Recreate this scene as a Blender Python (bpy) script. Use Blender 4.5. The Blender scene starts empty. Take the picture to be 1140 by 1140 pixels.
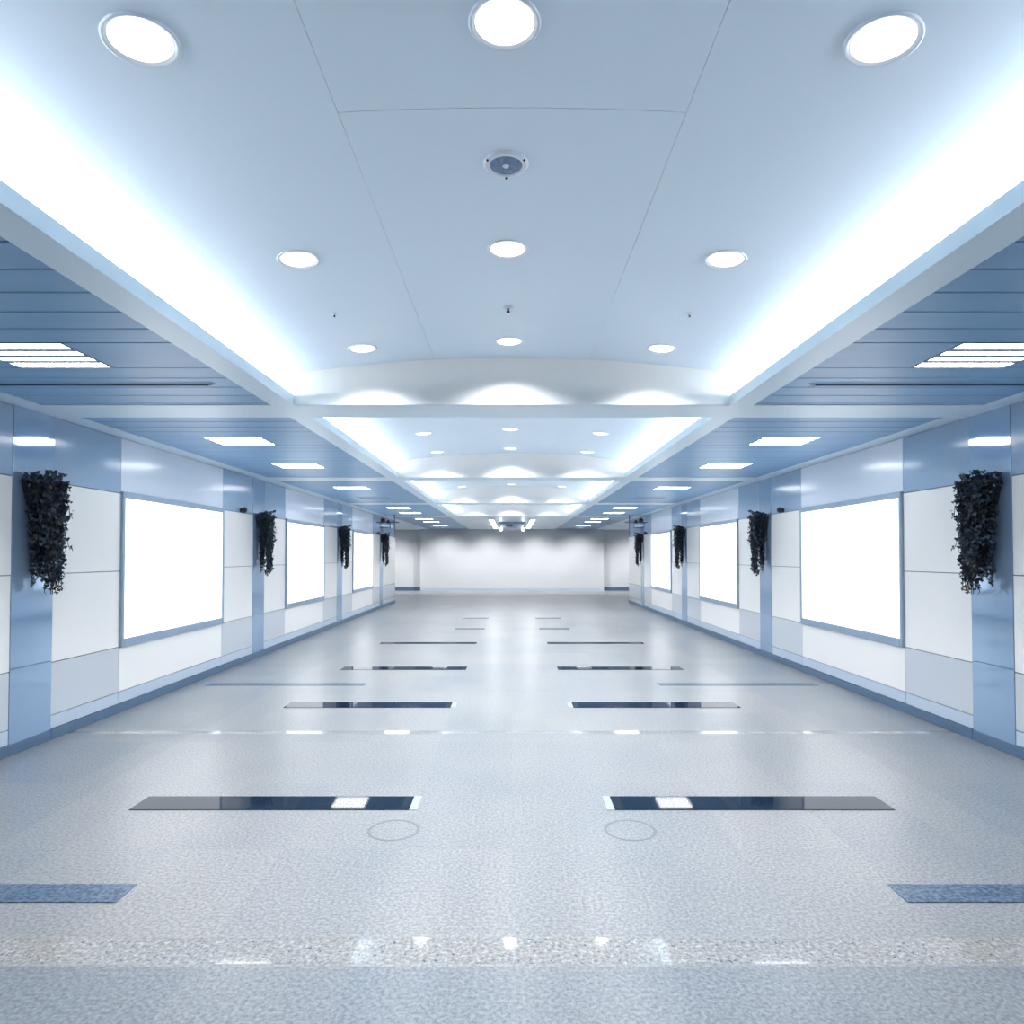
import bpy, math, random
from mathutils import Vector, Matrix
PI = math.pi
C = bpy.context.scene.collection
SC = bpy.context.scene

# ---------------------------------------------------------------- materials
def lin(r, g, b):
    f = lambda c: (c/255/12.92) if c/255 <= .04045 else ((c/255+.055)/1.055)**2.4
    return (f(r), f(g), f(b), 1)

def mat(name, col, rough=.5, metal=0., spec=.5, emit=None, strength=0.):
    m = bpy.data.materials.new(name); m.use_nodes = True
    b = m.node_tree.nodes['Principled BSDF']
    b.inputs['Base Color'].default_value = col
    b.inputs['Roughness'].default_value = rough
    b.inputs['Metallic'].default_value = metal
    b.inputs['Specular IOR Level'].default_value = spec
    if emit:
        b.inputs['Emission Color'].default_value = emit
        b.inputs['Emission Strength'].default_value = strength
    return m

def vary(m, scale, amt, rough_amt=0., axis=None):
    """gentle procedural mottling of the base colour"""
    nt = m.node_tree; b = nt.nodes['Principled BSDF']
    tc = nt.nodes.new('ShaderNodeTexCoord'); mp = nt.nodes.new('ShaderNodeMapping')
    mp.inputs['Scale'].default_value = axis or (1, 1, 1)
    n = nt.nodes.new('ShaderNodeTexNoise'); n.inputs['Scale'].default_value = scale
    n.inputs['Detail'].default_value = 4
    hs = nt.nodes.new('ShaderNodeHueSaturation')
    mr = nt.nodes.new('ShaderNodeMapRange')
    mr.inputs['From Min'].default_value = .3; mr.inputs['From Max'].default_value = .7
    mr.inputs['To Min'].default_value = 1-amt; mr.inputs['To Max'].default_value = 1+amt
    hs.inputs['Color'].default_value = b.inputs['Base Color'].default_value
    L = nt.links.new
    L(tc.outputs['Object'], mp.inputs['Vector']); L(mp.outputs['Vector'], n.inputs['Vector'])
    L(n.outputs['Fac'], mr.inputs['Value']); L(mr.outputs['Result'], hs.inputs['Value'])
    L(hs.outputs['Color'], b.inputs['Base Color'])
    if rough_amt:
        r0 = b.inputs['Roughness'].default_value
        m2 = nt.nodes.new('ShaderNodeMapRange')
        m2.inputs['To Min'].default_value = r0-rough_amt; m2.inputs['To Max'].default_value = r0+rough_amt
        L(n.outputs['Fac'], m2.inputs['Value']); L(m2.outputs['Result'], b.inputs['Roughness'])
    return m

LIGHT = (.99, .985, .975); COVE_LIGHT = (1.0, .965, .90)
M = {}
M['vault'] = vary(mat('vault_paint', (.715, .85, .985, 1), .42), 1.2, .015)
M['vault_end'] = vary(mat('vault_end_paint', (.69, .70, .71, 1), .45), 1.2, .015)
M['beam'] = vary(mat('beam_enamel', (.73, .885, 1.0, 1), .35), 1.5, .015)
M['slat'] = vary(mat('slat_metal', (.215, .41, .65, 1), .38), 1.5, .05, 0, (1, 6, 1))
M['slat_gap'] = mat('slat_gap', (.02, .04, .07, 1), .8)
M['panel_white'] = vary(mat('panel_white', (.925, .912, .895, 1), .25), .8, .015)
M['panel_mid'] = vary(mat('panel_pale', (.915, .905, .89, 1), .18), .8, .015)
M['panel_grey'] = vary(mat('panel_grey', (.60, .64, .69, 1), .18), .8, .02)
M['panel_grey_shaded'] = vary(mat('panel_grey_shaded', (.30, .43, .60, 1), .14), .8, .03)  # top flank panels: grey-blue cladding, dimmer light up there put into the colour
M['panel_pale_shaded'] = vary(mat('panel_pale_shaded', (.68, .76, .87, 1), .15), .8, .02)  # top middle panels: paler cladding, blue of the lower light mixed into its colour
M['column'] = vary(mat('column_tile', (.33, .47, .66, 1), .06, .42, .8), .8, .03)
M['plinth'] = mat('plinth', (.50, .59, .70, 1), .3)
M['skirt'] = vary(mat('skirting', (.085, .15, .24, 1), .35), 3, .05)
M['seam'] = mat('seam', (.16, .22, .30, 1), .7)
M['frame'] = vary(mat('frame_aluminium', (.33, .43, .56, 1), .35, .35), 3, .04)
M['screen'] = mat('lit_screen', (.9, .93, .97, 1), .25, 0, .3, (1, .985, .95, 1), 1.05)
M['lens'] = mat('lamp_lens', (.9, .9, .9, 1), .4, 0, .5, (1, .985, .95, 1), 1.5)
M['tube'] = mat('lamp_tube', (.9, .9, .9, 1), .4, 0, .5, (1, .985, .95, 1), 15)
M['long_tube'] = mat('long_lamp_tube', (.9, .9, .9, 1), .4, 0, .5, (1, .985, .95, 1), 8)
M['tube_off'] = mat('lamp_tube_off', (.62, .74, .88, 1), .4)
M['louvre'] = mat('louvre_blade', (.16, .26, .40, 1), .5)
M['ring'] = mat('lamp_ring', (.70, .78, .88, 1), .35)
M['dark'] = mat('dark_plastic', (.012, .02, .035, 1), .4)
M['pipe'] = mat('dark_pipe', (.06, .11, .18, 1), .4)
M['grille'] = vary(mat('speaker_grille', (.15, .25, .40, 1), .5), 60, .3)
M['far'] = vary(mat('far_wall_panel', (.63, .645, .67, 1), .45), .6, .015)
M['glass'] = vary(mat('black_glass', (.012, .024, .045, 1), .04, 0, .08), 2, .1)
M['floor_ring'] = mat('floor_ring', (.24, .265, .29, 1), .8, 0, .1)
M['cap'] = mat('strip_cap', (.40, .45, .50, 1), .3)
M['unit'] = mat('unit_metal', (.35, .46, .58, 1), .4)
M['leaf'] = vary(mat('ivy_leaf', (.020, .036, .058, 1), .32), 14, .8)
M['vine'] = mat('ivy_vine', (.012, .018, .024, 1), .6)
M['basket'] = mat('dark_basket', (.01, .016, .026, 1), .6)

def granite(name, base_a, base_b, speck_dark, rough, bands):
    """speckled granite slabs; a few polished cross bands are shinier and coarser"""
    m = bpy.data.materials.new(name); m.use_nodes = True
    nt = m.node_tree; N = nt.nodes.new; L = nt.links.new
    b = nt.nodes['Principled BSDF']
    tc = N('ShaderNodeTexCoord'); sep = N('ShaderNodeSeparateXYZ'); L(tc.outputs['Object'], sep.inputs[0])
    def math_(op, a, bb=None, cc=None):
        n = N('ShaderNodeMath'); n.operation = op
        for i, v in enumerate((a, bb, cc)):
            if v is None: continue
            if isinstance(v, (int, float)): n.inputs[i].default_value = v
            else: L(v, n.inputs[i])
        return n.outputs[0]
    def band_mask():
        band = None
        for y0, y1 in bands:
            k = math_('MULTIPLY', math_('GREATER_THAN', sep.outputs['Y'], y0), math_('LESS_THAN', sep.outputs['Y'], y1))
            band = k if band is None else math_('MAXIMUM', band, k)
        return band
    # slab tone
    snap = N('ShaderNodeVectorMath'); snap.operation = 'SNAP'; snap.inputs[1].default_value = (.62, 1.06, 10)
    off = N('ShaderNodeVectorMath'); off.operation = 'ADD'; off.inputs[1].default_value = (0, -.54, 3)
    L(tc.outputs['Object'], off.inputs[0]); L(off.outputs[0], snap.inputs[0])
    wn = N('ShaderNodeTexWhiteNoise'); L(snap.outputs[0], wn.inputs['Vector'])
    big = N('ShaderNodeTexNoise'); big.inputs['Scale'].default_value = .9; big.inputs['Detail'].default_value = 3
    L(tc.outputs['Object'], big.inputs['Vector'])
    tone = math_('ADD', math_('MULTIPLY', wn.outputs['Value'], .35), math_('MULTIPLY', big.outputs['Fac'], .9))
    # lanes by the walls are laid in a bluer slab
    ax = math_('ABSOLUTE', sep.outputs['X'])
    lane = math_('GREATER_THAN', ax, 2.85)
    tone = math_('SUBTRACT', tone, math_('MULTIPLY', math_('MAXIMUM', math_('MULTIPLY', lane, .6), math_('LESS_THAN', sep.outputs['Y'], 2.66)), .4))
    tone = math_('ADD', tone, math_('MULTIPLY', band_mask(), .45))
    cr = N('ShaderNodeMix'); cr.data_type = 'RGBA'
    cr.inputs[6].default_value = base_a; cr.inputs[7].default_value = base_b
    L(math_('MINIMUM', math_('MAXIMUM', tone, 0), 1), cr.inputs[0])
    # speckle
    v1 = N('ShaderNodeTexNoise'); v1.inputs['Scale'].default_value = 62; v1.inputs['Detail'].default_value = 3
    v1.inputs['Roughness'].default_value = .7
    L(tc.outputs['Object'], v1.inputs['Vector'])
    sp = N('ShaderNodeMapRange'); sp.inputs['From Min'].default_value = .36; sp.inputs['From Max'].default_value = .64
    sp.inputs['To Min'].default_value = .66; sp.inputs['To Max'].default_value = 1.27
    L(v1.outputs['Fac'], sp.inputs['Value'])
    hs = N('ShaderNodeHueSaturation'); L(cr.outputs[2], hs.inputs['Color']); L(sp.outputs['Result'], hs.inputs['Value'])
    # polished bands with coarse dark chips
    band = band_mask()
    v2 = N('ShaderNodeTexNoise'); v2.inputs['Scale'].default_value = 48; v2.inputs['Detail'].default_value = 1
    L(tc.outputs['Object'], v2.inputs['Vector'])
    coarse = math_('MULTIPLY', band, math_('LESS_THAN', sep.outputs['Y'], 4))
    chip = math_('MULTIPLY', math_('LESS_THAN', v2.outputs['Fac'], .315), coarse)
    lit = math_('MULTIPLY', math_('GREATER_THAN', v2.outputs['Fac'], .62), coarse)
    m1 = N('ShaderNodeMix'); m1.data_type = 'RGBA'; L(chip, m1.inputs[0]); L(hs.outputs['Color'], m1.inputs[6])
    m1.inputs[7].default_value = speck_dark
    m2 = N('ShaderNodeMix'); m2.data_type = 'RGBA'; L(math_('MULTIPLY', lit, .28), m2.inputs[0]); L(m1.outputs[2], m2.inputs[6])
    m2.inputs[7].default_value = (.70, .74, .78, 1)
    # joints: one line down the middle, cross joints every 1.06 m
    jx = math_('LESS_THAN', ax, .0035)
    fy = math_('ABSOLUTE', math_('SUBTRACT', math_('FRACT', math_('DIVIDE', math_('SUBTRACT', sep.outputs['Y'], .54), 1.06)), .5))
    jy = math_('GREATER_THAN', fy, .4972)
    m3 = N('ShaderNodeMix'); m3.data_type = 'RGBA'
    L(math_('MULTIPLY', math_('MAXIMUM', jx, jy), .28), m3.inputs[0]); L(m2.outputs[2], m3.inputs[6])
    m3.inputs[7].default_value = (.2, .28, .37, 1)
    L(m3.outputs[2], b.inputs['Base Color'])
    L(math_('SUBTRACT', rough, math_('MULTIPLY', band, rough-.05)), b.inputs['Roughness'])
    L(math_('ADD', .30, math_('MULTIPLY', band, .35)), b.inputs['Specular IOR Level'])
    return m
M['floor'] = granite('granite', (.205, .237, .275, 1), (.335, .336, .336, 1), (.10, .14, .20, 1), .30,
                     [(2.68, 2.86), (6.10, 6.20)])
def dark_granite():
    m = mat('dark_granite', (.10, .19, .32, 1), .3)
    nt = m.node_tree; N = nt.nodes.new; L = nt.links.new
    tc = N('ShaderNodeTexCoord'); n = N('ShaderNodeTexNoise'); n.inputs['Scale'].default_value = 55
    n.inputs['Detail'].default_value = 3
    r = N('ShaderNodeValToRGB'); r.color_ramp.elements[0].position = .38; r.color_ramp.elements[1].position = .66
    r.color_ramp.elements[0].color = (.03, .06, .11, 1); r.color_ramp.elements[1].color = (.14, .215, .31, 1)
    L(tc.outputs['Object'], n.inputs['Vector']); L(n.outputs['Fac'], r.inputs['Fac'])
    L(r.outputs['Color'], nt.nodes['Principled BSDF'].inputs['Base Color'])
    return m
M['dark_granite'] = dark_granite()

# ---------------------------------------------------------------- mesh helpers
class MB:
    def __init__(s): s.v = []; s.f = []; s.sm = []
    def add(s, vs, fs, smooth=False):
        o = len(s.v); s.v += [tuple(v) for v in vs]
        for f in fs: s.f.append(tuple(i+o for i in f)); s.sm.append(smooth)
    def box(s, x0, x1, y0, y1, z0, z1):
        x0, x1 = sorted((x0, x1)); y0, y1 = sorted((y0, y1)); z0, z1 = sorted((z0, z1))
        s.add([(x0,y0,z0),(x1,y0,z0),(x1,y1,z0),(x0,y1,z0),(x0,y0,z1),(x1,y0,z1),(x1,y1,z1),(x0,y1,z1)],
              [(0,3,2,1),(4,5,6,7),(0,1,5,4),(1,2,6,5),(2,3,7,6),(3,0,4,7)])
    def bevel_box(s, x0, x1, y0, y1, z0, z1, b=.004):
        """box with chamfered edges"""
        x0, x1 = sorted((x0, x1)); y0, y1 = sorted((y0, y1)); z0, z1 = sorted((z0, z1))
        vs = []
        idx = {}
        for ix, x in enumerate((x0, x1)):
            for iy, y in enumerate((y0, y1)):
                for iz, z in enumerate((z0, z1)):
                    dx, dy, dz = (b if ix == 0 else -b), (b if iy == 0 else -b), (b if iz == 0 else -b)
                    for a, p in (('x', (x, y+dy, z+dz)), ('y', (x+dx, y, z+dz)), ('z', (x+dx, y+dy, z))):
                        idx[(ix, iy, iz, a)] = len(vs); vs.append(p)
        g = lambda *k: idx[k]
        fs = []
        for i in (0, 1):
            f = [g(i,0,0,'x'), g(i,1,0,'x'), g(i,1,1,'x'), g(i,0,1,'x')]; fs.append(f if i else f[::-1])
            f = [g(0,i,0,'y'), g(0,i,1,'y'), g(1,i,1,'y'), g(1,i,0,'y')]; fs.append(f if i else f[::-1])
            f = [g(0,0,i,'z'), g(1,0,i,'z'), g(1,1,i,'z'), g(0,1,i,'z')]; fs.append(f if i else f[::-1])
        for i in (0, 1):
            for j in (0, 1):
                fs.append([g(i,j,0,'x'), g(i,j,0,'y'), g(i,j,1,'y'), g(i,j,1,'x')])
                fs.append([g(i,0,j,'x'), g(i,0,j,'z'), g(i,1,j,'z'), g(i,1,j,'x')])
                fs.append([g(0,i,j,'y'), g(0,i,j,'z'), g(1,i,j,'z'), g(1,i,j,'y')])
                for k in (0, 1): fs.append([g(i,j,k,'x'), g(i,j,k,'y'), g(i,j,k,'z')])
        s.add(vs, fs)
    def lathe(s, prof, c, n=32, M4=None, smooth=True, cap=False):
        """profile [(r, z)] around z at c"""
        vs = []; fs = []
        for r, z in prof:
            for k in range(n):
                a = 2*PI*k/n; p = Vector((r*math.cos(a), r*math.sin(a), z))
                if M4: p = M4 @ p
                vs.append(p + Vector(c))
        for i in range(len(prof)-1):
            for k in range(n):
                k2 = (k+1) % n
                fs.append((i*n+k, i*n+k2, (i+1)*n+k2, (i+1)*n+k))
        if cap:
            fs.append(tuple(range(n))[::-1]); fs.append(tuple((len(prof)-1)*n+k for k in range(n)))
        s.add(vs, fs, smooth)
    def tube(s, pts, r, n=10):
        pts = [Vector(p) for p in pts]; vs = []; fs = []
        for i, p in enumerate(pts):
            d = (pts[min(i+1, len(pts)-1)] - pts[max(i-1, 0)]).normalized()
            u = d.orthogonal().normalized()
            if abs(d.z) < .9: u = d.cross(Vector((0, 0, 1))).normalized()
            w = d.cross(u)
            rr = r[i] if isinstance(r, (list, tuple)) else r
            for k in range(n):
                a = 2*PI*k/n; vs.append(p + (u*math.cos(a) + w*math.sin(a))*rr)
        for i in range(len(pts)-1):
            for k in range(n):
                k2 = (k+1) % n; fs.append((i*n+k, i*n+k2, (i+1)*n+k2, (i+1)*n+k))
        fs.append(tuple(range(n))[::-1]); fs.append(tuple((len(pts)-1)*n+k for k in range(n)))
        s.add(vs, fs, True)
    def sphere(s, c, r, n=20, m=12, sz=1.):
        prof = [(max(r*math.sin(PI*i/m), 1e-4), -r*math.cos(PI*i/m)*sz) for i in range(m+1)]
        s.lathe(prof, c, n)
    def build(s, name, m, parent=None, loc=None, fix=True):
        me = bpy.data.meshes.new(name); me.from_pydata(s.v, [], s.f); me.update()
        for p, sm in zip(me.polygons, s.sm): p.use_smooth = sm
        if fix:
            import bmesh
            bm = bmesh.new(); bm.from_mesh(me); bmesh.ops.recalc_face_normals(bm, faces=bm.faces); bm.to_mesh(me); bm.free()
        me.materials.append(m)
        o = bpy.data.objects.new(name, me); C.objects.link(o)
        if parent: o.parent = parent
        if loc: o.location = loc
        return o

def thing(name, loc, label, cat, group=None):
    o = bpy.data.objects.new(name, None); C.objects.link(o); o.empty_display_size = .1
    o.location = loc; return tag(o, label, cat, group)
def tag(o, label, cat, group=None):
    o['label'] = label; o['category'] = cat
    if group: o['group'] = group
    elif 'group' in o: del o['group']
    return o
def struct(o): o['kind'] = 'structure'; return o
def dup(root, loc, label, group=None, rotz=None):
    r = root.copy(); C.objects.link(r); r.location = loc; r['label'] = label
    if group: r['group'] = group
    if rotz is not None: r.rotation_euler.z = rotz
    for ch in list(root.children):
        c = ch.copy(); C.objects.link(c); c.parent = r
        for g in list(ch.children):
            d = g.copy(); C.objects.link(d); d.parent = c
    return r

# ---------------------------------------------------------------- dimensions (metres; camera over the origin, y runs down the hall)
W = 4.02; ZC = 2.82; EYE = 1.6
PER = 5.03; B0 = .40; BW = .48                    # cross beams start at B0 + PER*k and are BW long
XL = 1.766; XB = 1.952; XS = 3.82                 # lip, beam edge, slat field edge
COVE = 2.14
Y0, YW, YF = -4.4, 23.2, 30.8                     # rear wall, end of the side walls, far wall
YCO = 5.41                                        # first column
SIDES = (('left', -1), ('right', 1))
def vz(x): return EYE + 1.61 - .043*x*x           # the vault's underside

# ---------------------------------------------------------------- floor, walls
m = MB(); m.box(-8, 8, Y0-.2, 31.7, -.12, 0); struct(m.build('floor', M['floor']))
m = MB(); m.box(-4.6, 4.6, Y0-.2, Y0, 0, 3.3); struct(m.build('wall_rear', M['panel_grey']))
m = MB(); m.box(-4.19, 4.19, YF, YF+.8, 0, 3.3); m.box(-8, -4.19, YF+.5, YF+.8, 0, 3.3); m.box(4.19, 8, YF+.5, YF+.8, 0, 3.3)
far = struct(m.build('wall_far', M['far']))
for z0, z1 in ((.10, .66), (.664, 1.44), (1.444, 2.24), (2.244, 2.80)):
    for x0, x1 in ((-4.19, -1.4), (-1.396, 1.396), (1.4, 4.19)):
        m = MB(); m.box(x0, x1, YF-.014, YF, z0, z1); m.build('wall_panel', M['far'], far)
m = MB(); m.box(-4.19, 4.19, YF-.02, YF, 0, .075); struct(m.build('baseboard_far', M['plinth']))
for nm, s in SIDES:
    m = MB(); m.box(s*4.2, s*7.98, YF+.47, YF+.5, 0, .16); struct(m.build('trim_1' if s < 0 else 'trim_2', M['skirt']))

for nm, s in SIDES:
    m = MB(); m.box(s*(W+.015), s*(W+.45), Y0, YW, 0, 3.2)
    wall = struct(m.build('wall_'+nm, M['seam']))
    m = MB(); m.box(s*7.98, s*8.2, YW, YF+.8, 0, 3.2); struct(m.build('trim_3' if s < 0 else 'trim_4', M['panel_white']))
    m = MB(); m.box(s*(W+.45), s*8, YW-.25, YW, 0, 3.2); struct(m.build('trim_5' if s < 0 else 'trim_6', M['panel_white']))
    def panel(y0, y1, z0, z1, mm, name='wall_panel'):
        g = .0035
        q = MB(); q.bevel_box(s*W, s*(W+.015), y0+g, y1-g, z0+g, z1-g, .002)
        return q.build(name, M[mm], wall)
    rows = ((.21, .67), (.67, 1.445), (1.445, 2.245), (2.245, ZC))
    k = -2
    while True:
        c = YCO + PER*k
        if c > YW: break
        segs = ((0, .49, 'col'), (.49, 1.5, 'fl'), (1.5, 3.94, 'mid'), (3.94, PER, 'fl'))
        if k == 3: segs = ((0, .49, 'col'), (.49, YW-c, 'fl'))
        for a, b, kind in segs:
            y0, y1 = c+a, c+b
            if y1 < Y0: continue
            y0 = max(y0, Y0)
            if kind == 'col':
                q = MB()
                for z0, z1 in ((.09, .687), (.690, ZC)):
                    q.bevel_box(s*(W-.004), s*(W+.015), y0, y1, z0, z1, .002)
                q.build('column_facing', M['column'], wall)
                continue
            panel(y0, y1, .09, .21, 'plinth', 'plinth_strip')
            mats = ('panel_grey', 'panel_white', 'panel_white', 'panel_grey_shaded') if kind == 'fl' else ('panel_mid', 'panel_white', 'panel_white', 'panel_pale_shaded')
            for (z0, z1), mm in zip(rows, mats): panel(y0, y1, z0, z1, mm)
        k += 1
    m = MB()
    k = -2
    cuts = [Y0] + [YCO+.49+PER*j for j in range(-1, 4)] + [YW]
    for a, b in zip(cuts, cuts[1:]): m.bevel_box(s*(W-.012), s*(W+.015), a+.002, b-.002, 0, .09, .003)
    struct(m.build('baseboard_'+nm, M['skirt']))

# ---------------------------------------------------------------- ceiling
m = MB()
YE = YF+.6
for s in (-1, 1):
    m.box(s*XL, s*(XL+.028), Y0, 20.52, ZC+.03, 2.90)          # upstand of the lip
    m.box(s*XL, s*XB, Y0, YE, ZC, ZC+.03)                       # beam soffit beside the coffer
    m.box(s*XS, s*(W+.02), Y0, YW, ZC, ZC+.03)                  # margin by the wall
    m.box(s*XS, s*8, YW, YE, ZC, ZC+.03)
    m.box(s*(XB-.02), s*COVE, Y0, YE, ZC+.045, ZC+.06)          # cove shelf
    m.box(s*COVE, s*(COVE+.03), Y0, YE, ZC+.03, 3.4)            # cove back
    m.box(s*(COVE+.03), s*(W+.4), Y0, YE, 2.95, 3.0)            # slab over the slats
    for k in range(-1, 5):
        y = B0+PER*k
        m.box(s*XB, s*XS, max(y, Y0), y+BW, ZC, ZC+.03)
for k in range(-1, 5):
    y = B0+PER*k
    m.box(-XL-.001, XL+.001, max(y, Y0), y+BW, ZC, 3.30)        # cross beam, closes the vault
    for s in (-1, 1): m.box(s*(XL+.001), s*COVE, max(y, Y0), y+BW, ZC+.03, 3.30)
m.box(-XL, XL, 20.52+BW, YE, ZC, ZC+.03)
m.box(-COVE, COVE, Y0, YE, 3.30, 3.34)
ceil = struct(m.build('ceiling', M['beam']))
for k in range(0, 5):                                             # painted end of each vault, up from the cross beam
    m = MB(); m.box(-COVE, COVE, B0+PER*k-.006, B0+PER*k-.0005, ZC+.004, 3.28); m.build('vault_end', M['vault_end'], ceil)

def vault_patch(mb, x0, x1, y0, y1, th=.012):
    n = max(2, int((x1-x0)/.06)); vs = []; fs = []
    for i in range(n+1):
        x = x0+(x1-x0)*i/n; z = vz(x)
        vs += [(x, y0, z), (x, y1, z), (x, y0, z+th), (x, y1, z+th)]
    for i in range(n):
        a = i*4; b = a+4
        fs += [(a, a+1, b+1, b), (a+2, b+2, b+3, a+3), (a, b, b+2, a+2), (a+1, a+3, b+3, b+1)]
    fs += [(0, 2, 3, 1), (n*4, n*4+1, n*4+3, n*4+2)]
    mb.add(vs, fs, False)
for k in range(-1, 4):
    y0 = B0+PER*k+BW if k >= 0 else Y0; y1 = B0+PER*(k+1)-.007
    g = .0015; ys = B0+PER*k+1.986
    for nm, xa, xb, ya, yb in (('side', -COVE, -.625-g, y0, y1), ('side', .625+g, COVE, y0, y1),
                               ('mid', -.625, .625, y0, ys-g), ('mid', -.625, .625, ys+g, y1)):
        if yb <= ya: continue
        mb = MB(); vault_patch(mb, xa, xb, ya, yb); o = mb.build('vault_panel', M['vault'], ceil)
        for p in o.data.polygons: p.use_smooth = True
        o.data.set_sharp_from_angle(angle=.5)
    mb = MB(); n = 24                                             # backing just above the joints
    vs = []; fs = []
    for i in range(n+1):
        x = -COVE+2*COVE*i/n; vs += [(x, y0, vz(x)+.016), (x, y1, vz(x)+.016)]
    for i in range(n): fs.append((2*i, 2*i+1, 2*i+3, 2*i+2))
    mb.add(vs, fs, True); mb.build('vault_backing', M['seam'], ceil)

# slatted side soffits; slats are cut where a lamp is set in
LAMP_X0, LAMP_X1 = 2.59, 3.21
SL = .2575
lamps = []                                                       # (bay, y centre, lit)
for k, offs in ((0, (3.7075,)), (1, (1.74, 3.7075)), (2, (1.74, 3.7075)), (3, (1.74, 3.7075)), (4, (1.80, 3.7075)), (5, (1.80,))):
    for o_ in offs: lamps.append((k, B0+PER*k+o_, not (k == 2 and o_ > 3)))
for nm, s in SIDES:
    for k in range(-1, 6):
        ya = B0+PER*k+BW if k >= 0 else Y0; yb = min(B0+PER*(k+1), YE) if k < 4 else min(B0+PER*(k+1)+(BW if k == 4 else 0), YE)
        if k == 5: ya = B0+PER*k+BW
        ls = [y for kk, y, _ in lamps if kk == k]
        edges = [ya, yb]
        y = B0+PER*k+3.7075+SL
        e = [y+SL*.9763*j for j in range(-30, 12)]
        for l in ls: e = [v for v in e if abs(v-l) > SL+.07] + [l-SL, l+SL]
        e = sorted([v for v in e if ya+.05 < v < yb-.05] + [ya, yb])
        m = MB(); g = .0055
        for a, b in zip(e, e[1:]):
            if any(abs((a+b)/2-l) < SL*.99 for l in ls):
                m.box(s*(XB+.001), s*LAMP_X0, a+g, b-g, ZC+.006, ZC+.024); m.box(s*LAMP_X1, s*(XS-.001), a+g, b-g, ZC+.006, ZC+.024)
            else: m.bevel_box(s*(XB+.001), s*(XS-.001), a+g, b-g, ZC+.006, ZC+.024, .004)
        m.build('soffit_slats', M['slat'], ceil)
    m = MB(); m.box(s*(COVE+.03), s*XS, Y0, YE, 2.93, 2.95); m.build('soffit_backing', M['slat_gap'], ceil)

# ---------------------------------------------------------------- lamps
ORD = ['nearest', 'second', 'third', 'fourth', 'fifth', 'sixth', 'seventh', 'eighth', 'ninth', 'tenth', 'eleventh', 'twelfth']
def add_light(name, kind, loc, energy, rot=(0, 0, 0), color=LIGHT, **kw):
    d = bpy.data.lights.new(name, kind); d.energy = energy; d.color = color
    if kind == 'SPOT': d.specular_factor = 0          # the glowing lens itself is what mirrors
    for k, v in kw.items(): setattr(d, k, v)
    o = bpy.data.objects.new(name, d); C.objects.link(o); o.location = loc; o.rotation_euler = rot
    return o

E_COVE, E_SPOT, E_FAR = 28., 57., 160.

# square louvre lamps in the soffits
def make_louvre(lit, label, loc):
    t = thing('louvre_lamp', loc, label, 'ceiling lamp', 'louvre lamps in the side soffits')
    hx = (LAMP_X1-LAMP_X0)/2-.004; hy = SL-.004
    q = MB(); w = .014
    for a in ((-hx, hx, -hy, -hy+w), (-hx, hx, hy-w, hy), (-hx, -hx+w, -hy+w, hy-w), (hx-w, hx, -hy+w, hy-w)):
        q.box(a[0], a[1], a[2], a[3], 0, .09)
    q.box(-hx, hx, -hy, hy, .09, .10)
    q.build('frame', M['louvre'], t)
    for i in range(4):
        y = -hy+w + (2*hy-2*w)*(i+.5)/4
        q = MB(); q.bevel_box(-hx+w+.003, hx-w-.003, y-.040, y+.040, .003, .05, .006)
        q.build('light_tube', M['tube' if lit else 'tube_off'], t)
    for i in range(1, 4):
        y = -hy+w + (2*hy-2*w)*i/4
        q = MB(); q.box(-hx+w, hx-w, y-.024, y+.024, .000, .02); q.build('louvre_blade', M['louvre'], t)
    return t
first = {}
cnt = 0
for (k, y, lit) in lamps:
    for nm, s in SIDES:
        p = (s*(LAMP_X0+LAMP_X1)/2, y, ZC+.004)
        o = ORD[[v for _, v, _ in lamps].index(y)]
        if lit: lab = f'glowing square louvre lamp, {o} from the front in the {nm} slatted soffit'
        else: lab = f'unlit pale lamp among the glowing square lamps of the {nm} slatted soffit'
        if lit not in first: first[lit] = make_louvre(lit, lab, p)
        else: dup(first[lit], p, lab, 'louvre lamps in the side soffits')

# round downlights of the vault, tilted with the curve
def make_downlight(label, loc):
    t = thing('downlight', loc, label, 'ceiling lamp', 'round downlights in the vaulted ceiling')
    q = MB(); q.lathe([(.090, .006), (.098, -.002), (.104, -.004), (.108, -.002), (.110, .004)], (0, 0, 0), 40)
    q.build('trim_ring', M['ring'], t)
    q = MB(); q.lathe([(.0005, -.006), (.05, -.005), (.075, -.002), (.091, .004)], (0, 0, 0), 40)
    q.build('lens', M['lens'], t)
    return t
dl0 = None
rowno = 0
for k in range(4):
    for off in (1.60, 3.10, 4.62):
        for col, x in (('left', -1.12), ('middle', -.022), ('right', 1.12)):
            y = B0+PER*k+off
            lab = f'round glowing ceiling downlight, {col} one of the {ORD[rowno]} row from the front'
            p = (x, y, vz(x)-.004)
            if dl0 is None: o = dl0 = make_downlight(lab, p)
            else: o = dup(dl0, p, lab, 'round downlights in the vaulted ceiling')
            o.rotation_euler.y = math.atan(2*.043*x)
            add_light('downlight_beam', 'SPOT', (x, y, vz(x)-.03), E_SPOT, (0, 0, 0),
                      spot_size=math.radians(138), spot_blend=.6, shadow_soft_size=.05)
        rowno += 1

# cove lighting hidden behind the lips
for k in range(-1, 4):
    y0 = max(B0+PER*k+BW+.04, Y0+.1); y1 = B0+PER*(k+1)-.04
    for nm, s in SIDES:
        add_light('cove_tube', 'AREA', (s*2.0, (y0+y1)/2, ZC+.068), E_COVE*(y1-y0)/4.47, (PI, -s*math.radians(30), 0),
                  color=COVE_LIGHT, shape='RECTANGLE', size=.07, size_y=y1-y0)

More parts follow.
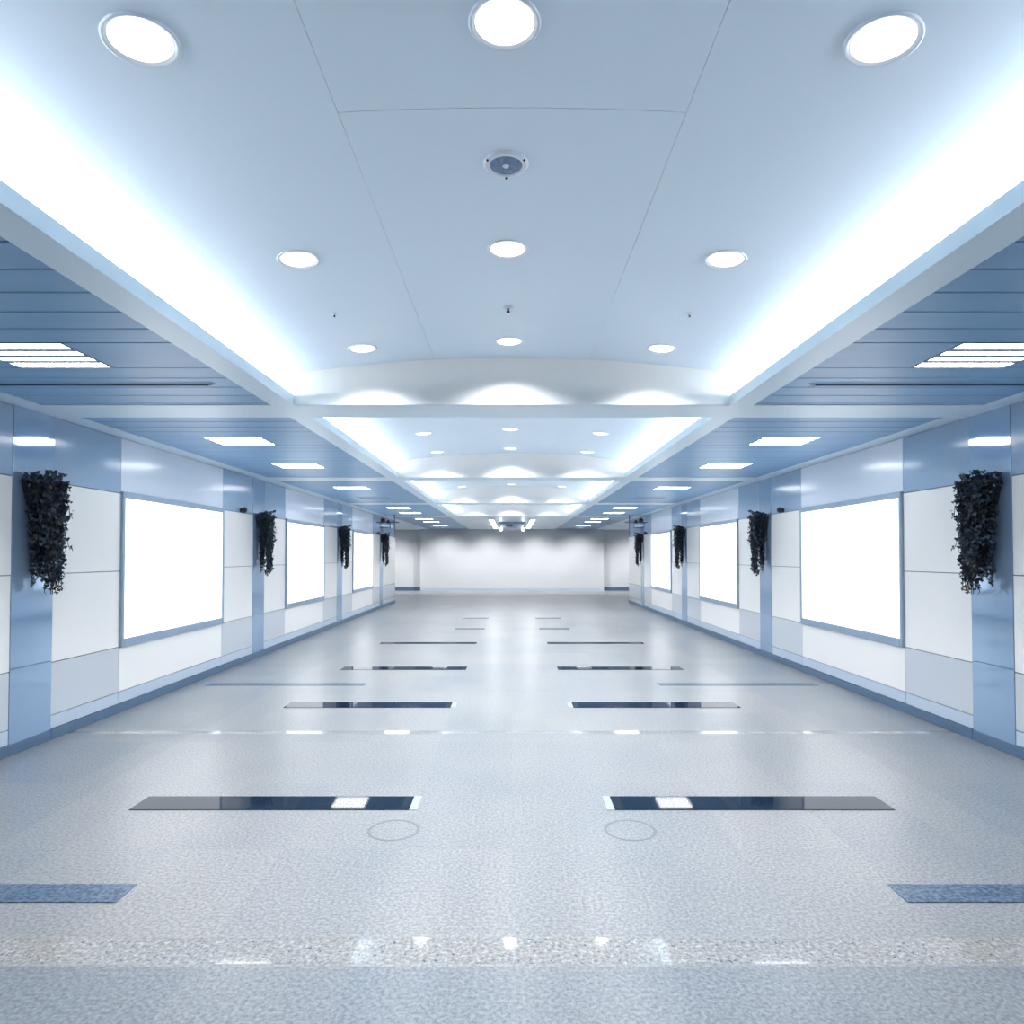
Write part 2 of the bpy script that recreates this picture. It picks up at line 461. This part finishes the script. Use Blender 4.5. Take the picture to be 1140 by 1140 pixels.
# ---------------------------------------------------------------- lit poster boxes
def make_poster(s, label, loc):
    t = thing('poster_light_box', loc, label, 'light box', 'blank light boxes on the walls')
    a, b, z0, z1 = -1.22, 1.22, 0, 1.60
    d = .028*-s                                    # towards the hall
    q = MB()
    q.bevel_box(0, d, a, a+.045, z0, z1, .004); q.bevel_box(0, d, b-.045, b, z0, z1, .004)
    q.bevel_box(0, d, a+.045, b-.045, z0, z0+.085, .004); q.bevel_box(0, d, a+.045, b-.045, z1-.065, z1, .004)
    q.build('frame', M['frame'], t)
    q = MB(); q.box(.005*-s, .016*-s, a+.045, b-.045, z0+.085, z1-.065); q.build('screen', M['screen'], t)
    return t
for nm, s in SIDES:
    p0 = None
    for i in range(3):
        p = (s*(W-.001), YCO+PER*i+2.72, .665)
        lab = (f'blank glowing grey-framed light box, {["nearest and largest", "middle one", "farthest and smallest"][i]} on the {nm} wall')
        if p0 is None: p0 = make_poster(s, lab, p)
        else: dup(p0, p, lab, 'blank light boxes on the walls')

# ---------------------------------------------------------------- hanging ivy on the columns
def leaf(mb, p, n, up, size, rnd):
    side = n.cross(up).normalized(); up = side.cross(n).normalized()
    w, h = size*.5, size
    pts = [(0, .15, 0), (-.62, .28, .10), (-.95, -.12, .14), (-.45, -.45, .05), (0, -1.0, -.10), (.45, -.45, .05), (.95, -.12, .14), (.62, .28, .10)]
    vs = [p + side*(x*w) + up*(y*h*.6) + n*(z*w) for x, y, z in pts] + [p - n*(w*.06)]
    mb.add(vs, [(8, i, (i+1) % 8) for i in range(8)], False)
def make_ivy(s, seed, label, loc):
    rnd = random.Random(seed)
    t = thing('hanging_ivy', loc, label, 'plant', 'ivy planters hung on the columns')
    q = MB()                                      # half round wall basket, opening upward
    n = 14; vs = []; fs = []
    for i in range(5):
        z = -.20+.05*i; r = .095+.016*i
        for j in range(n+1):
            a = PI*j/n; vs.append((-s*math.sin(a)*r*1.05, math.cos(a)*r, z))
    for i in range(4):
        for j in range(n):
            a = i*(n+1)+j; fs.append((a, a+1, a+n+2, a+n+1))
    fs.append(tuple(range(n+1))); fs.append(tuple(4*(n+1)+j for j in range(n+1)))
    for i in range(4): fs.append((i*(n+1), (i+1)*(n+1), (i+1)*(n+1)+n, i*(n+1)+n))
    q.add(vs, fs); q.build('basket', M['basket'], t)
    fol = MB(); vin = MB()
    # strands: (out from wall, along wall) at top -> same at the bottom, and the lowest point
    strands = []
    for i in range(46):
        strands.append((rnd.uniform(.02, .09), rnd.uniform(-.19, .13), rnd.uniform(.02, .06), rnd.uniform(-.08, .07), rnd.triangular(-.93, -.35, -.72)))
    for i in range(56):
        strands.append((rnd.uniform(.09, .20), rnd.uniform(-.17, .17), rnd.uniform(.12, .17), rnd.uniform(-.06, .09), rnd.triangular(-.97, -.40, -.9)))
    for i in range(20):
        strands.append((rnd.uniform(.05, .22), rnd.uniform(-.2, .2), rnd.uniform(.08, .21), rnd.uniform(-.17, .15), rnd.uniform(-.60, -.2)))
    for j, (p0, u0, p1, u1, zb) in enumerate(strands):
        pts = []; nseg = max(4, int(-zb/.05)); ph = rnd.uniform(0, 6)
        for i in range(nseg+1):
            f = i/nseg; e = f**.7
            top = .03*math.sin(PI*min(1, f*5))
            w = .012*math.sin(ph+f*9)
            z = zb*f+top
            pts.append(Vector((-s*(p0+(p1-p0)*e+.01), u0+(u1-u0)*e+w, z)))
        vin.tube(pts, .0028, 5)
        z = 0.
        for i in range(nseg):
            for q_ in range(2):
                f = rnd.random(); p = pts[i].lerp(pts[i+1], f)
                a = rnd.uniform(0, 2*PI)
                nrm = Vector((-s*rnd.uniform(.2, 1), rnd.uniform(-1, .7), rnd.uniform(.0, .9))).normalized()
                off = Vector((-s*rnd.uniform(-.02, .025), rnd.uniform(-.03, .03), rnd.uniform(-.012, .012)))
                pp = p+off
                if s*pp.x > -.012: pp.x = -s*.012
                leaf(fol, pp, nrm, Vector((rnd.uniform(-.4, .4), rnd.uniform(-.4, .4), 1)).normalized(), rnd.uniform(.030, .050), rnd)
    for i in range(150):                          # tuft over the rim
        a = rnd.uniform(0, PI); r = rnd.uniform(.05, .22)
        p = Vector((-s*(math.sin(a)*r+.015), math.cos(a)*r*.85, rnd.uniform(-.05, .055)+.05*math.sin(a)*(r/.22)))
        leaf(fol, p, Vector((rnd.uniform(-1, 1), rnd.uniform(-1, .6), rnd.uniform(.1, 1))).normalized(),
             Vector((rnd.uniform(-.5, .5), rnd.uniform(-.5, .5), 1)).normalized(), rnd.uniform(.04, .065), rnd)
    fol.build('foliage', M['leaf'], t, fix=False)
    vin.build('vine', M['vine'], t)
    return t
PLACE = ['nearest and largest', 'second nearest', 'third nearest', 'farthest and smallest']
for nm, s in SIDES:
    src = []
    for i in range(4):
        p = (s*(W-.006), YCO+PER*i+.245, 2.225)
        lab = f'dark trailing ivy hung on a {nm} wall column, {PLACE[i]} of four'
        if i < 2: src.append(make_ivy(s, 11+i, lab, p))
        else: dup(src[i-1 if i == 2 else 1], p, lab, 'ivy planters hung on the columns')

# ---------------------------------------------------------------- floor strips
def strip(x0, x1, y0, y1, mm, label, cap=None, cap_side=1, group='dark strips let into the floor'):
    cx, cy = (x0+x1)/2, (y0+y1)/2
    t = thing('floor_strip', (cx, cy, 0), label, 'floor strip', group)
    q = MB(); q.bevel_box(x0-cx, x1-cx, y0-cy, y1-cy, -.0005, .004, .0012)
    q.build('inlay', M[mm], t)
    if cap:
        q = MB(); a = (x1-cx) if cap_side > 0 else (x0-cx)
        q.bevel_box(a, a+cap_side*cap, y0-cy, y1-cy, -.0005, .005, .0012); q.build('end_cap', M['cap'], t)
    return t
inner = [(4.277, 4.514), (7.137, 7.398), (9.50, 9.76), (12.31, 12.53), (14.74, 14.95), (17.3, 17.5)]
for i, (y0, y1) in enumerate(inner):
    for nm, s in SIDES:
        x = sorted((s*.648, s*2.414)) if i < 4 else sorted((s*.60, s*1.25))
        strip(x[0], x[1], y0, y1, 'glass', f'shiny black strip in the {nm} half of the floor, {ORD[i]} from front',
              .05 if i < 2 else None, -s)
for i, (y0, y1) in enumerate([(3.145, 3.315), (8.36, 8.52)]):
    for nm, s in SIDES:
        x = sorted((s*1.826, s*3.79))
        strip(x[0], x[1], y0, y1, 'dark_granite', f'speckled blue-grey granite strip near the {nm} wall, {["nearer the front", "farther back"][i]}')
for nm, s in SIDES:
    q = MB(); q.lathe([(.135, .0005), (.137, .0022), (.15, .0022), (.152, .0005)], (0, 0, 0), 40)
    o = q.build('floor_ring', M['floor_ring'], None, (s*.69, 3.97, 0))
    tag(o, f'faint round ring mark on the floor in front of the {nm} nearest black strip', 'floor ring', 'rings on the floor')

# ---------------------------------------------------------------- small ceiling and wall fittings
t = thing('ceiling_speaker', (-.025, 2.73, vz(0)-.002), 'round grey-blue speaker grille in the middle of the ceiling', 'speaker')
q = MB(); q.lathe([(.066, -.004), (.07, -.010), (.088, -.008), (.094, .0015)], (0, 0, 0), 40); q.build('rim', M['ring'], t)
q = MB(); q.lathe([(.013, -.009), (.04, -.009), (.068, -.005)], (0, 0, 0), 40); q.build('grille', M['grille'], t)
q = MB(); q.lathe([(.0005, -.014), (.01, -.013), (.014, -.008)], (0, 0, 0), 20); q.build('centre_button', M['ring'], t)
for a in (90, 210, 330):
    q = MB(); q.sphere((.086*math.cos(math.radians(a)), .086*math.sin(math.radians(a)), -.010), .005, 10, 6); q.build('screw', M['dark'], t)

def sprinkler(x, y, big, label):
    t = thing('sprinkler', (x, y, vz(x)-.001), label, 'sprinkler', 'small ceiling sprinklers')
    r = .034 if big else .02
    q = MB(); q.lathe([(.0006, -.007), (r*.6, -.006), (r, -.001)], (0, 0, 0), 24); q.build('rose', M['ring'], t)
    q = MB(); q.lathe([(.22*r, -.1*r), (.22*r, -.6*r), (.34*r, -.7*r), (.34*r, -.95*r), (.0006, -r)], (0, 0, 0), 16); q.build('nozzle', M['dark'], t)
sprinkler(-.025, 4.33, True, 'small sprinkler in mid ceiling behind the second middle downlight')
sprinkler(-1.14, 4.29, False, 'tiny sprinkler left of the middle, between the second and third rows of downlights')
sprinkler(1.14, 4.29, False, 'tiny sprinkler right of the middle, between the second and third rows of downlights')

for nm, s in SIDES:                                # dark rail under the first soffit, bent at its inner end
    t = thing('ceiling_rail', (s*2.14, 4.77, ZC-.003), f'thin dark rail with a bent end under the {nm} slatted soffit', 'rail', 'rails under the slatted soffits')
    q = MB(); q.tube([(s*(W-.05-2.14), 0, 0), (0, 0, 0)], .006, 10)
    q.build('rod', M['pipe'], t)
    q = MB(); pts = [(s*.015+-s*.045*math.sin(a), .0, .022-.022*math.cos(a)) for a in [PI*i/10*.9 for i in range(11)]]
    q.tube(pts, .0065, 10); q.build('bent_end', M['ring'], t)

for nm, s in SIDES:                                # wall cameras on the panel joint
    for i, y in enumerate((9.97, 20.05)):
        lab = f'small dark camera dome on the {nm} wall beside the ' + ('nearest light box' if i == 0 else 'farthest ivy planter')
        t = thing('wall_camera', (s*W, y, 2.275), lab, 'camera', 'small dark cameras on the walls')
        q = MB(); q.bevel_box(0, -s*.03, -.035, .035, -.03, .03, .006); q.build('mount', M['dark'], t)
        q = MB(); q.sphere((-s*.055, 0, .008), .042, 18, 10); q.build('dome', M['dark'], t)

for nm, s in SIDES:                                # pipe bracket with cameras above the last ivy
    t = thing('camera_bracket', (s*W, 20.0, 2.6), f'dark pipe bracket with camera domes hung over the last ivy on the {nm}', 'bracket', 'camera brackets at the hall end')
    q = MB(); q.tube([(s*.002, 0, 0), (-s*.66, 0, 0)], .016); q.build('arm', M['pipe'], t)
    q = MB(); q.tube([(-s*.10, 0, -.16), (-s*.42, 0, -.16)], .013); q.build('lower_arm', M['pipe'], t)
    q = MB(); q.tube([(-s*.53, 0, .228), (-s*.53, 0, -.41)], .014); q.tube([(-s*.10, 0, .0), (-s*.10, 0, -.16)], .012); q.tube([(-s*.40, 0, 0), (-s*.40, 0, -.16)], .012)
    q.build('drop_rod', M['pipe'], t)
    for x, z, r in ((-.19, .055, .075), (-.34, .02, .055)):
        q = MB(); q.sphere((s*x, 0, z), r, 18, 10); q.build('camera_dome', M['dark'], t)

# far ceiling: two long lamps either side of a hanging unit
for nm, s in SIDES:
    t = thing('linear_lamp', (s*.68, 25.2, ZC-.0405), f'long slim ceiling lamp {nm} of the grey hanging unit by the far wall', 'ceiling lamp', 'long lamps by the far wall')
    q = MB(); q.bevel_box(-.09, .09, -3.3, 3.3, 0, .04, .006); q.build('housing', M['ring'], t)
    q = MB(); q.bevel_box(-.075, .075, -3.25, 3.25, -.012, 0, .003); q.build('diffuser', M['long_tube'], t)
t = thing('ceiling_unit', (0, 25.2, ZC), 'grey box unit hanging from the ceiling near the far wall', 'ceiling unit')
q = MB(); vs = [(-.46, -1.1, 0), (.46, -1.1, 0), (.46, 1.1, 0), (-.46, 1.1, 0), (-.54, -1.2, -.07), (.54, -1.2, -.07), (.54, 1.2, -.07), (-.54, 1.2, -.07),
            (-.30, -1.0, -.22), (.30, -1.0, -.22), (.30, 1.0, -.22), (-.30, 1.0, -.22)]
q.add(vs, [(0,1,5,4),(1,2,6,5),(2,3,7,6),(3,0,4,7),(4,5,9,8),(5,6,10,9),(6,7,11,10),(7,4,8,11),(8,9,10,11),(0,3,2,1)]); q.build('casing', M['unit'], t)
q = MB(); q.box(-.22, .02, -1.19, -1.0, -.155, -.115); q.build('vent', M['dark'], t)
for s in (-1, 1):
    q = MB(); q.sphere((s*.40, -1.0, -.26), .055, 16, 10); q.build('spot_lamp', M['tube'], t)
    q = MB(); q.tube([(s*.40, -1.0, -.21), (s*.30, -.9, -.10)], .012); q.build('spot_stem', M['unit'], t)

# washers near the far wall
k = 0
for x in (-5.6, -3.0, -1.05, 1.05, 3.0, 5.6):
    y = YF-1.6
    t = thing('wall_washer', (x, y, ZC-.002), f'small round downlight by the far wall, {["far left", "second from left", "third from left", "third from right", "second from right", "far right"][k]} of the row', 'ceiling lamp', 'wall washers by the far wall')
    q = MB(); q.lathe([(.07, .0), (.08, -.006), (.09, .001)], (0, 0, 0), 24); q.build('trim_ring', M['ring'], t)
    q = MB(); q.lathe([(.0005, -.004), (.071, -.001)], (0, 0, 0), 24); q.build('lens', M['lens'], t)
    add_light('washer_beam', 'SPOT', (x, y, ZC-.03), E_FAR*(1.7 if abs(x) > 5 else 1), (math.radians(26), 0, 0), spot_size=math.radians(116), spot_blend=.9, shadow_soft_size=.06)
    k += 1

# ---------------------------------------------------------------- world, camera, view
w = bpy.data.worlds.new('World'); SC.world = w; w.use_nodes = True
w.node_tree.nodes['Background'].inputs['Color'].default_value = (.6, .78, 1, 1)
w.node_tree.nodes['Background'].inputs['Strength'].default_value = .1
cam = bpy.data.cameras.new('camera'); co = bpy.data.objects.new('camera', cam); C.objects.link(co)
co.location = (0, 0, EYE); co.rotation_euler = (PI/2+math.atan(16.4/750), 0, 0)
cam.sensor_width = 36; cam.lens = 36*750/1140; cam.shift_y = 32.6/1140; cam.clip_start = .05; cam.clip_end = 200
SC.camera = co
SC.view_settings.view_transform = 'Standard'; SC.view_settings.look = 'None'
SC.view_settings.exposure = .57; SC.view_settings.gamma = 1
